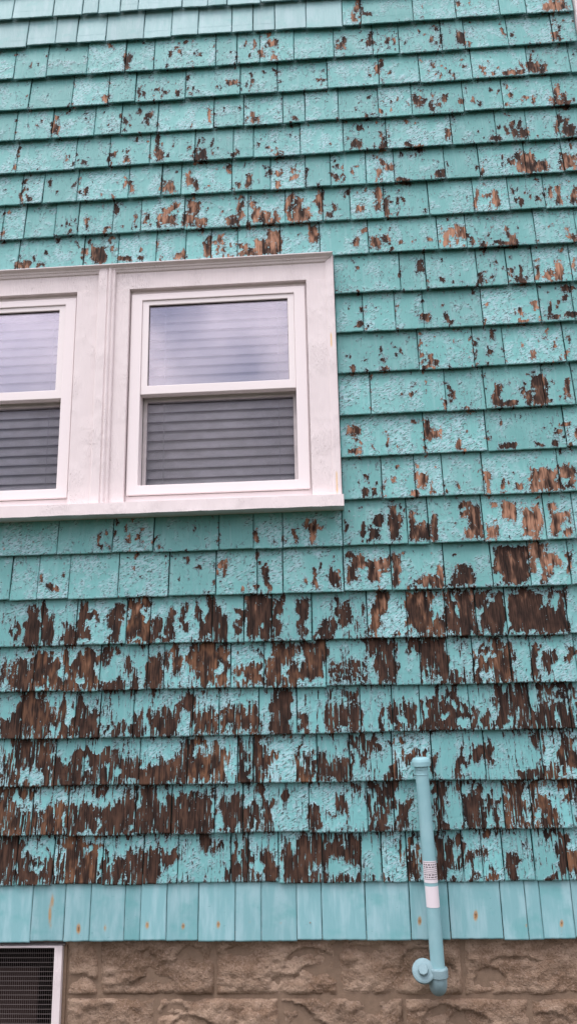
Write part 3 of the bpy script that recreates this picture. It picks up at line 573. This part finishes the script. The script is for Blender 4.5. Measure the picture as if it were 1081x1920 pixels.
CELL = .0056
count = 0
extra = []                                   # the same siding beyond the picture, joined
for i in range(1, 25):
    xl = -40-rng.random()*40
    js = [xl]+JOINT[i]
    Xs = [wall(x, cline(i, x))[0] for x in js]
    if 10 <= i <= 15: Xs[0] = WX1+.001
    while Xs[-1] < X_CORNER-.20: Xs.append(Xs[-1]+.10+.09*rng.random())
    if Xs[-1] > X_CORNER-.035: Xs[-1] = X_CORNER-.004
    else: Xs.append(X_CORNER-.004)
    for k in range(len(Xs)-1):
        x0, x1 = Xs[k], Xs[k+1]
        g0 = .0013+.0012*rng.random()
        xc = (pix([[.5*(x0+x1), 0, 1.6]])[0]).item()
        def zat(j, X):
            # height of butt line j at wall position X
            z = 1.6
            for _ in range(4):
                px = pix([[X, 0, z]])[0].item(); z = wall(px, cline(j, px))[1]
            return z
        jit = (rng.random()-.5)*.006
        zl, zr = zat(i, x0)+jit, zat(i, x1)+jit+(rng.random()-.5)*.0025
        ztop = zat(i-1, .5*(x0+x1))+.030
        t = .0225+.006*rng.random(); yo = (rng.random()-.5)*.003
        new = i == 1 or (i == 2 and k <= 11)
        if i == 2 and k == 0: zl -= .012; zr -= .011; yo -= .003
        if i == 2 and k == 11: zl -= .007; zr -= .012; yo -= .002
        if i == 2 and k in (4, 5): zl -= .006; zr -= .005
        if i == 16 and k == 5: yo -= .004
        cup = .0015*(rng.random()-.3)
        if i < 24:
            me = shingle_mesh('shingle', x0+g0, x1-g0, ztop, zl, zr, t, yo, CELL, i*40+k,
                              {'peel': FIELD, 'aged': AGED} if not new else {'rust': RUST}, (rng.random()-.5)*.003, cup)
            o = link('shingle', me, M_NEW if new else M_OLD, siding)
        else:
            me = shingle_mesh('skirt_shingle', x0+g0-.0006, x1-g0+.0006, ztop, zl, zr, .014, yo-.001, .0055, i*40+k, {'rust': RUST}, (rng.random()-.5)*.002, 0)
            o = link('skirt_shingle', me, M_SKIRT, siding)
        count += 1
    # continuation to the left of the picture
    x = Xs[0] if not 10 <= i <= 15 else WX0-.001
    zl = wall(0, cline(i, 0))[1]; zt = wall(0, cline(i-1, 0))[1]+.014
    while x > X_LEFT+.2:
        w = .09+.12*rng.random()
        extra.append((x-w+.002, x-.002, zt, zl+(rng.random()-.5)*.005, .0125, i)); x -= w
print('shingles', count)
z = wall(540, cline(0, 540))[1]
while z < Z_TOP-.2:
    x = X_CORNER-.004
    while x > X_LEFT+.2:
        w = .09+.12*rng.random(); extra.append((x-w+.002, x-.002, z+.194, z+(rng.random()-.5)*.004, .0125, 1)); x -= w
    z += .18
for name, sel, mat in (('shingle_field', lambda i: 2 <= i < 24, M_OLD), ('shingle_field', lambda i: i < 2, M_NEW), ('skirt_field', lambda i: i == 24, M_SKIRT)):
    mb = MB(); pv = []; ag = []
    for x0, x1, zt, zb, t, i in extra:
        if not sel(i): continue
        mb.add([(x0,0,zb),(x1,0,zb),(x1,t,zt),(x0,t,zt),(x0,t+.002,zb),(x1,t+.002,zb),(x0,t+.005,zt),(x1,t+.005,zt)],
               [(0,1,2,3),(4,5,1,0),(0,3,6,4),(1,5,7,2)])
        lo, hi = (.15+.35*rng.random(), .45+.5*rng.random()) if i >= 18 else (-.05, .05+.2*rng.random())
        pv += [hi, hi, lo, lo, hi, hi, lo, lo]
        ag += [.9 if i >= 18 else .1]*8
    me = mb.mesh(name)
    if mat is M_OLD:
        at = me.attributes.new('peel', 'FLOAT', 'POINT'); at.data.foreach_set('value', np.array(pv, np.float32))
        at = me.attributes.new('aged', 'FLOAT', 'POINT'); at.data.foreach_set('value', np.array(ag, np.float32))
    tag(link(name, me, mat, siding), kind='stuff')

# corner board at the right-hand corner of the house and the return wall behind it
cb = MB(); cb.box(X_CORNER, X_CORNER+.09, -.012, .02, Z_SKIRT-.02, Z_TOP).box(X_CORNER+.092, X_CORNER+.112, -.014, .11, Z_SKIRT-.02, Z_TOP)
cb.build('corner_board', M_CAS, house, .002)
rw = MB(); rw.box(X_CORNER-.04, X_CORNER+.088, .022, 5.0, 0, Z_TOP); rw.build('return_wall', M_SKIRT, house)

# ---------------------------------------------------------------- window trim
def zw(px, py, y): return wall(px, py, y)[1]
def xw(px, py, y): return wall(px, py, y)[0]
YC = -.024                                    # face of the flat trim boards
Z_HT = zw(400, 503, YC); Z_HB = zw(400, 533.5, YC)
YS = -.080
Z_ST = zw(400, 934, YS); Z_SB = zw(400, 956.5, YS)
XR_IN = xw(579, 726, YC)
XM_R, XM_L = xw(237, 741, YC), xw(135.5, 745, YC)
XL_IN = 2*.5*(XM_L+XM_R)-XR_IN; WX0 = (XM_L+XM_R)-WX1
cas = MB().box(WX0+.004, WX1-.004, YC+.002, YB+.004, Z_HB, Z_HT+.03)
casing = cas.build('window_casing', M_CAS, house, .0018)        # the head board carries the rest of the trim
MB().box(XR_IN, WX1-.002, YC, YB+.004, Z_ST-.004, Z_HB-.0006).build('side_casing', M_CAS, casing, .0018)
MB().box(WX0+.002, XL_IN, YC, YB+.004, Z_ST-.004, Z_HB-.0006).build('side_casing', M_CAS, casing, .0018)
MB().box(XM_L, XM_R, YC, YB+.004, Z_ST-.004, Z_HB-.0006).build('mullion_board', M_CAS, casing, .0018)
# fluted centre moulding of the mullion, its top cut to a blunt point against the crown
xa, xb = xw(175.5, 740, YC-.012), xw(209, 740, YC-.012)
w = xb-xa
prof = [(0,0),(0,-.010),(.08*w,-.014),(.52*w,-.014),(.56*w,-.009),(.60*w,-.009),(.64*w,-.016),(.72*w,-.018),(.78*w,-.014),(.80*w,-.009),(.85*w,-.009),(.90*w,-.013),(.97*w,-.011),(w,-.006),(w,0)]
zt = zw(195, 499, YC-.02)
mm = MB(); mm.sweep(prof, [lambda a, b: (xa+a, YC-.0005+b, Z_ST-.003), lambda a, b: (xa+a, YC-.0005+b, zt-.020),
                           lambda a, b: (xa+w/2+(a-w/2)*.62, YC-.0005+b*.92, zt)])
mm.build('mullion_moulding', M_CAS, casing, .0008, seg=1)
# crown moulding along the head, mitred into a back band down the sides
zc = zw(400, 483.5, -.052); hc = zc-Z_HT
xo, bw = WX1, WX1-xw(608.5, 494, -.03)
cp = [(0, .030), (0, YC+.0), (.10*hc, YC-.004), (.34*hc, YC-.007), (.42*hc, YC-.011), (.62*hc, YC-.013), (.78*hc, YC-.024), (.86*hc, YC-.028), (hc, YC-.028), (hc, .030)]
cr = MB(); cr.sweep([(a, b) for a, b in cp], [lambda a, b: (WX0+bw-a*bw/hc, b, Z_HT+a), lambda a, b: (WX1-bw+a*bw/hc, b, Z_HT+a)])
cr.build('crown_moulding', M_CAS, casing, .0006, seg=1)
for sgn, xe in ((1, WX1), (-1, WX0)):
    bp_ = [(0, .02), (0, YC-.0015), (.25*bw, YC-.004), (.8*bw, YC-.005), (bw, YC-.003), (bw, .02)]
    bb = MB(); bb.sweep(bp_, [lambda a, b: (xe-sgn*(bw-a), b, Z_ST-.003), lambda a, b: (xe-sgn*(bw-a), b, Z_HT+a*hc/bw-.001)])
    bb.build('back_band', M_CAS, casing, .0006, seg=1)
sl = MB(); n = 46; vs = []; fs = []
for k in range(n+1):                          # sill with a worn lower edge
    x = WX0-.004+(WX1-WX0+.010)*k/n; d = .0022*(rng.random()-.5)
    vs += [(x, YS, Z_SB+d), (x, YS+.002, Z_ST-.002), (x, .02, Z_ST+.004), (x, .02, Z_SB+.004)]
    if k:
        a, b = 4*(k-1), 4*k
        fs += [(a+q, b+q, b+(q+1)%4, a+(q+1)%4) for q in range(4)]
fs += [(0,1,2,3), (4*n+3,4*n+2,4*n+1,4*n)]
sl.add(vs, fs); sl.build('window_sill', M_CAS, casing)

# ---------------------------------------------------------------- the two vinyl windows and their blinds
YV = -.010
def window(x_in_l, x_in_r, sgn, label_blind, seen):
    # measured on the right-hand window; the other one is the same unit
    zb, zt = Z_ST+.006, Z_HB+.001
    fr = MB(); W = x_in_r-x_in_l
    ze_t = zw(400, 545.5, YV); ze_b = zw(400, 922, YV)
    o = fr.frame(x_in_l+.0015, x_in_r-.0015, zb-.004, zt+.002, .011, .011, max(.004, ze_b-zb), zt-ze_t, YV+.012, .05)
    win = fr.build('window', M_VINYL, house, .0015)
    xl, xr = x_in_l+.011, x_in_r-.011
    fb = MB(); fb.frame(xl-.004, xr+.004, ze_b-.002, ze_t+.002, .0475, .0475, .041, .030, YV, .045)
    fb.build('frame', M_VINYL, win, .003)
    ix0, ix1 = xl+.0435, xr-.0435; iz0, iz1 = ze_b+.039, ze_t-.028
    # tracks behind the frame, deep jambs seen through the lower opening
    jb = MB(); jb.frame(ix0-.014, ix1+.014, iz0-.014, iz1+.014, .0135, .0135, .0135, .0135, .0455, .110)
    jb.build('jamb_track', M_TRACK, win)
    z_mt, z_mb = zw(400, 718.5, .0), zw(400, 733, YV+.002)     # meeting rail of the upper sash
    us = MB(); us.frame(ix0+.0005, ix1-.0005, z_mb, iz1-.0005, .028, .028, z_mt-z_mb, .021, YV+.006, .034)
    us.build('upper_sash', M_SASH, win, .0022)
    MB().box(ix0+.0278, ix1-.0278, .008, .012, z_mt-.001, iz1-.021).build('glass_pane', M_GLASS, win)
    bd = MB(); bd.frame(ix0+.0278, ix1-.0278, z_mt-.0005, iz1-.0208, .0022, .0022, .001, .0038, .0045, .0078); bd.build('glazing_gasket', M_DARK, win)
    # the lower sash stands further in, behind a half screen
    ls = MB(); ls.frame(ix0+.001, ix1-.001, iz0-.008, z_mb+.012, .016, .016, .006, .026, .050, .070)
    ls.build('lower_sash', M_SASH, win, .002)
    MB().box(ix0+.016, ix1-.016, .058, .061, iz0-.002, z_mb-.012).build('glass_pane', M_GLASS_IN, win)
    sc = MB(); sc.add([(ix0+.0005,.0462,iz0),(ix1-.0005,.0462,iz0),(ix1-.0005,.0462,z_mb-.001),(ix0+.0005,.0462,z_mb-.001)], [(0,1,2,3)])
    sc.build('insect_screen', M_SCREEN, win)
    # room box behind
    rb = MB(); X0, X1, Z0, Z1 = x_in_l-.05, x_in_r+.05, zb-.05, zt+.05
    rb.add([(X0,.119,Z0),(X1,.119,Z0),(X1,.119,Z1),(X0,.119,Z1),(X0,.9,Z0),(X1,.9,Z0),(X1,.9,Z1),(X0,.9,Z1)], [(4,5,6,7),(0,4,7,3),(1,2,6,5),(0,1,5,4),(3,7,6,2)])
    rb.build('room_lining', M_ROOM, win)
    # blind
    bl = tag(empty('window_blind', (.5*(ix0+ix1), .086, iz0-.02)), label_blind, 'window blind', 'blinds behind the paired windows')
    ox, oy, oz = bl.location
    MB().box(ix0-.03-ox, ix1+.03-ox, -.012, .018, iz1+.02-oz, iz1+.05-oz).build('head_rail', M_SLAT, bl, .001)
    pitch = .0425; z = iz0-.012; k = 0; me = None
    while z < iz1+.02:
        if me is None:
            sm = MB(); hw = .5*(ix1-ix0)+.02; nseg = 5; vs = []; fs = []
            for s in range(nseg+1):
                q = s/nseg-.5; yy = q*.024-.0028*(1-4*q*q); zz = q*.0455
                vs += [(-hw, yy, zz), (hw, yy, zz), (-hw, yy+.0026, zz+.0006), (hw, yy+.0026, zz+.0006)]
                if s: a, b = 4*(s-1), 4*s; fs += [(a, a+1, b+1, b), (a+2, b+2, b+3, a+3), (a, b, b+2, a+2), (a+1, a+3, b+3, b+1)]
            fs += [(0,2,3,1), (4*nseg, 4*nseg+1, 4*nseg+3, 4*nseg+2)]
            sm.add(vs, fs); me = sm.mesh('slat'); me.materials.append(M_SLAT)
            me.polygons.foreach_set('use_smooth', [True]*len(me.polygons))
        s = bpy.data.objects.new('slat', me); col.objects.link(s); s.parent = bl
        s.location = (0, 0, z-oz); z += pitch; k += 1
    for q in (.13, .88):
        x = ix0+(ix1-ix0)*q
        MB().box(x-.0012-ox, x+.0012-ox, -.0135, -.0115, iz0-.02-oz, iz1+.02-oz).build('ladder_cord', M_CORD, bl)
    return win
window(XM_R, XR_IN, 1, 'pale slatted blind hanging behind the glass of the whole right window', True)
window(XL_IN, XM_L, -1, 'pale slatted blind behind the window cut off by the left picture edge', False)

# ---------------------------------------------------------------- foundation of rock-faced blocks
YF = .045
zj = wall(540, 1868, YF)[1]                 # bed joint between the two courses in view
BH = .196; zt0 = zj+BH
fd = MB()
xg = xw(119, 1850, YF); zg_b = zj-BH*2.0; zg_t = zw(60, 1769, YF)
xg0 = xg-.80
fd.box(X_LEFT, xg0-.004, YF-.003, YF+.30, 0, Z_SKIRT+.02).box(xg+.004, X_CORNER-.042, YF-.003, YF+.30, 0, Z_SKIRT+.02).box(xg0-.004, xg+.004, YF-.003, YF+.30, 0, zg_b-.012)
fd.box(xg0-.004, xg+.004, YF-.003, YF+.30, zg_t+.006, Z_SKIRT+.02)
foundation = fd.build('foundation_wall', M_MORTAR, house)
def block_mesh(w, h, seed):
    r = np.random.default_rng(seed)
    nx, nz = max(10, int(w/.007)), max(10, int(h/.007))
    u = np.linspace(0, w, nx+1); v = np.linspace(0, h, nz+1); U, V = np.meshgrid(u, v)
    e = np.minimum(np.minimum(U, w-U), np.minimum(V, h-V))
    H = .015*np.clip(e/.018, 0, 1)**.6 + .019*(vnoise(U/.07+r.random()*30, V/.06+r.random()*30, seed % 40)-.5)
    for _ in range(int(2+w*7)):              # shell-shaped spalls: a sharp arched lip, hollow below it
        cx, cz = r.random()*w, h*(.05+.65*r.random()); rx, rz = .035+.065*r.random(), .025+.045*r.random()
        q = ((U-cx)/rx)**2+((V-cz)/rz)**2; ins = (q < 1) & (V > cz-.2*rz)
        H -= np.where(ins, (.008+.009*r.random())*np.clip((V-cz)/rz+.2, 0, 1), 0)
    H += .007*(np.abs(vnoise(U/.026+3, V/.02+9, seed % 29)-.5)*2-.5)+.006*(vnoise(U/.022+3, V/.015+5, seed % 37)-.5)+.0035*(vnoise(U/.008+3, V/.008+5, seed % 31)-.5)
    H = np.where(e <= 0, 0, np.maximum(H, .001))*np.clip(e/.008+.2, 0, 1)
    P = np.column_stack([U.ravel(), -H.ravel(), V.ravel()])
    idx = np.arange(P.shape[0]).reshape(nz+1, nx+1)
    F = np.column_stack([idx[:-1, :-1].ravel(), idx[:-1, 1:].ravel(), idx[1:, 1:].ravel(), idx[1:, :-1].ravel()])
    ring = list(idx[0, :])+list(idx[1:, -1])+list(idx[-1, -2::-1])+list(idx[-2:0:-1, 0])
    B = P[ring].copy(); B[:, 1] = .03; n0 = len(P); m = len(ring)
    F2 = [(ring[k], n0+k, n0+(k+1) % m, ring[(k+1) % m]) for k in range(m)]
    me = bpy.data.meshes.new('block'); me.from_pydata(np.vstack([P, B]).tolist(), [], F.tolist()+F2); me.update()
    me.polygons.foreach_set('use_smooth', [True]*len(me.polygons))
    return me
def course(zb, h, js, seed):
    for k in range(len(js)-1):
        a, b = js[k]+.003, js[k+1]-.003
        if b-a < .03: continue
        o = link('block', block_mesh(b-a, h-.008, seed+k), M_BLOCK, foundation); o.location = (a, YF, zb+.004)
XF = lambda px, py: xw(px, py, YF)
pitch = XF(634, 1820)-XF(404, 1820)
j1 = [xg+.012, XF(187,1820), XF(404,1820), XF(634,1820), XF(866,1820), XF(1096,1820)]; j2 = [xg+.012, XF(292,1900), XF(524,1900), XF(757,1900), XF(994,1900)]
for js in (j1, j2):
    while js[-1]+pitch < X_CORNER-.1: js.append(js[-1]+pitch)
    js.append(X_CORNER-.044)
j3 = [xg0-.02-.39*k for k in range(3)][::-1]
course(zj, Z_SKIRT+.03-zj, j1, 100); course(zj-BH, BH, j2, 140)
course(zj-2*BH, BH, j1, 180); course(0, zj-2*BH, j2, 220)
for q in range(3): course(zj-q*BH, BH if q else Z_SKIRT+.03-zj, [X_LEFT+.1]+j3, 260+10*q)

# basement window with wire mesh
bw_ = MB(); bw_.frame(xg0, xg, zg_b, zg_t, .029, .029, .035, .007, YF-.030, YF+.10)
bwin = bw_.build('basement_window', M_CAS, house, .002)
MB().box(xg+.0005, xg+.012, YF-.012, YF+.02, zg_b, zg_t-.004).build('mortar_edge', M_MORTAR, bwin, .002)
bx = MB(); a0, a1, b0, b1 = xg0+.02, xg-.02, zg_b+.02, zg_t-.004
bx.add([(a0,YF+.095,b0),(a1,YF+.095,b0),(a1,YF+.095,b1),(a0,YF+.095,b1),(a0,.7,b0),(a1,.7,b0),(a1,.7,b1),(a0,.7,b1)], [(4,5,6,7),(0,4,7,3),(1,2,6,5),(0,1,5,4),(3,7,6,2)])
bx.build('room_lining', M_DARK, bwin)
MB().box(a0, xw(70, 1880, .12), .120, .135, b0+.03, zw(60, 1815, .12)).build('board', M_BROWN, bwin, .003)  # brown sheet added for the brownish reflections behind the wires
wr = MB(); pit = .0152
z = zg_t-.014
while z > zg_b+.036:
    wr.box(xg0+.03, xg-.030, YF-.0105, YF-.0093, z-.0006, z+.0006); z -= pit
x = xg-.034
while x > xg0+.034:
    wr.box(x-.00022, x+.00022, YF-.0093, YF-.0085, zg_b+.03, zg_t-.006); x -= pit/2
tag(wr.build('wire_screen', M_WIRE, bwin), kind='stuff')

# ---------------------------------------------------------------- painted vent pipe in front of the wall
YP = -.047
x0, z0 = wall(820, 1814, YP); x1, z1 = wall(789, 1437, YP)
pipe = tag(empty('vent_pipe', (x0, YP, z0)), 'pale blue upright metal pipe with cap and two paper labels beside the wall', 'pipe')
base_v = Vector((0, 0, 0)); ax = Vector((x1-x0, 0, z1-z0)); LN = ax.length; RP = .0242
MB().lathe(base_v, ax, [(-.01, RP), (0, RP), (LN*.5, RP*.99), (LN-.012, RP*.98), (LN-.010, RP*1.05), (LN-.002, RP*1.05), (LN, RP*.9)], 40).build('pipe', M_PIPE, pipe, smooth=False)
capr = RP*1.37
MB().lathe(ax.normalized()*(LN-.0005), ax, [(0, capr*.86), (.002, capr), (.017, capr*1.01), (.026, capr*.93), (.031, capr*.78), (.033, capr*.5), (.0335, .001)], 40).build('cap', M_PIPE, pipe)
MB().lathe(ax.normalized()*(LN-.030), ax, [(0, RP*1.0), (.001, RP*1.035), (.004, RP*1.035), (.005, RP*1.0)], 40).build('ring', M_PIPE, pipe)
def label_patch(p_top, p_bot, px_l, px_r, name, parent, mat, dr):
    zt, zb = zw(p_top[0], p_top[1], YP-.02)-z0, zw(p_bot[0], p_bot[1], YP-.02)-z0
    mb = MB(); vs = []; fs = []; n = 14
    for r_, zz in enumerate((zb, zt)):
        c = ax*(zz/ax.z)
        for k in range(n+1):
            a = R(px_l+(px_r-px_l)*k/n)
            vs.append((c.x+math.sin(a)*(RP+dr), c.y-math.cos(a)*(RP+dr), zz+(.0006*(rng.random()-.5) if dr < .001 else 0)))
    fs = [(k, k+1, n+2+k, n+1+k) for k in range(n)]
    mb.add(vs, fs); return mb.build(name, mat, parent)
lab = label_patch((804, 1614.5), (806, 1655.5), -72, 74, 'printed_label', pipe, M_LABEL, .0007)
lab2 = label_patch((807, 1662), (810, 1702), -66, 72, 'blank_label', pipe, M_LABEL, .0007)
yy = 1616.5                                   # ruled lines and rows of tiny print, too small to read
for h_, gap, dash in ((.9, 3.4, 0), (2.6, 4.6, 1), (2.2, 4.4, 1), (.9, 3.6, 0), (.9, 3.4, 0), (.9, 3.0, 0), (2.4, 4.6, 1), (2.2, 4.6, 1), (.9, 3.4, 0)):
    if dash:
        a = -58
        while a < 60:
            b = a+10+14*rng.random(); label_patch((804, yy), (804, yy+h_), a, min(b, 64), 'print_row', lab, M_INK, .0012); a = b+6
    else: label_patch((804, yy), (804, yy+h_), -64, 66, 'print_row', lab, M_INK, .0012)
    yy += gap
# fittings at the foot: collar, elbow back into the wall, clean-out plug
cl = MB(); cl.lathe((0,0,-.030), (0,0,1), [(0, RP*1.30), (.003, RP*1.38), (.026, RP*1.38), (.030, RP*1.30), (.031, RP*1.0)], 36); cl.build('collar', M_FIT, pipe)
el = MB(); n = 10; seg = 24; vs = []; fs = []; RE = RP*1.2
for k in range(n+1):
    a = R(90)*k/n; cy, cz = .042*(1-math.cos(a)), -.028-.042*math.sin(a)
    ca, sa = math.cos(a), math.sin(a)
    for q in range(seg):
        p = 2*math.pi*q/seg; rx, rr = RE*math.cos(p), RE*math.sin(p)
        vs.append((rx, cy+rr*ca, cz+rr*sa))
    if k:
        for q in range(seg):
            j = (q+1) % seg; fs.append(((k-1)*seg+q, (k-1)*seg+j, k*seg+j, k*seg+q))
el.add(vs, fs); el.build('elbow', M_FIT, pipe, smooth=True)
xp, zp = wall(795, 1827, YP-.03)
xp -= x0; zp -= z0
pax = Vector((-.12, -1, .50))
br = MB(); br.lathe((xp, .075, zp-.016), (0, -1, .18), [(0, .024), (.08, .024)], 24); br.lathe((.0, .012, -.052), (xp, .0, zp+.045), [(0, .021), (.06, .021)], 20)
br.build('branch', M_FIT, pipe)
pl = MB(); pl.lathe((xp, 0, zp), pax, [(-.026, .028), (-.024, .034), (-.008, .035), (-.006, .0385), (.012, .039), (.016, .0375), (.0185, .032), (.0195, .024), (.020, .001)], 18); pl.build('plug', M_FIT, pipe)
nu = MB(); nb = Vector((xp, 0, zp))+pax.normalized()*.019; nu.lathe(nb, pax, [(0, .0185), (.016, .0180), (.019, .0155), (.0192, .001)], 8); nu.build('nut', M_FIT, pipe)
# a nail head in the skirt where the rust runs down
for px, py in ((147,1738),(276,1732),(343,1735),(409,1731),(786,1724),(891,1713),(1052,1729),(986,1734),(581,1730)):
    a, b = wall(px, py, 0)
    MB().lathe((a, .006, b), (0, -1, 0), [(0, .0020), (.0055, .0020), (.0062, .0001)], 10).build('nail', M_GALV, siding)
bpy.context.view_layer.update()
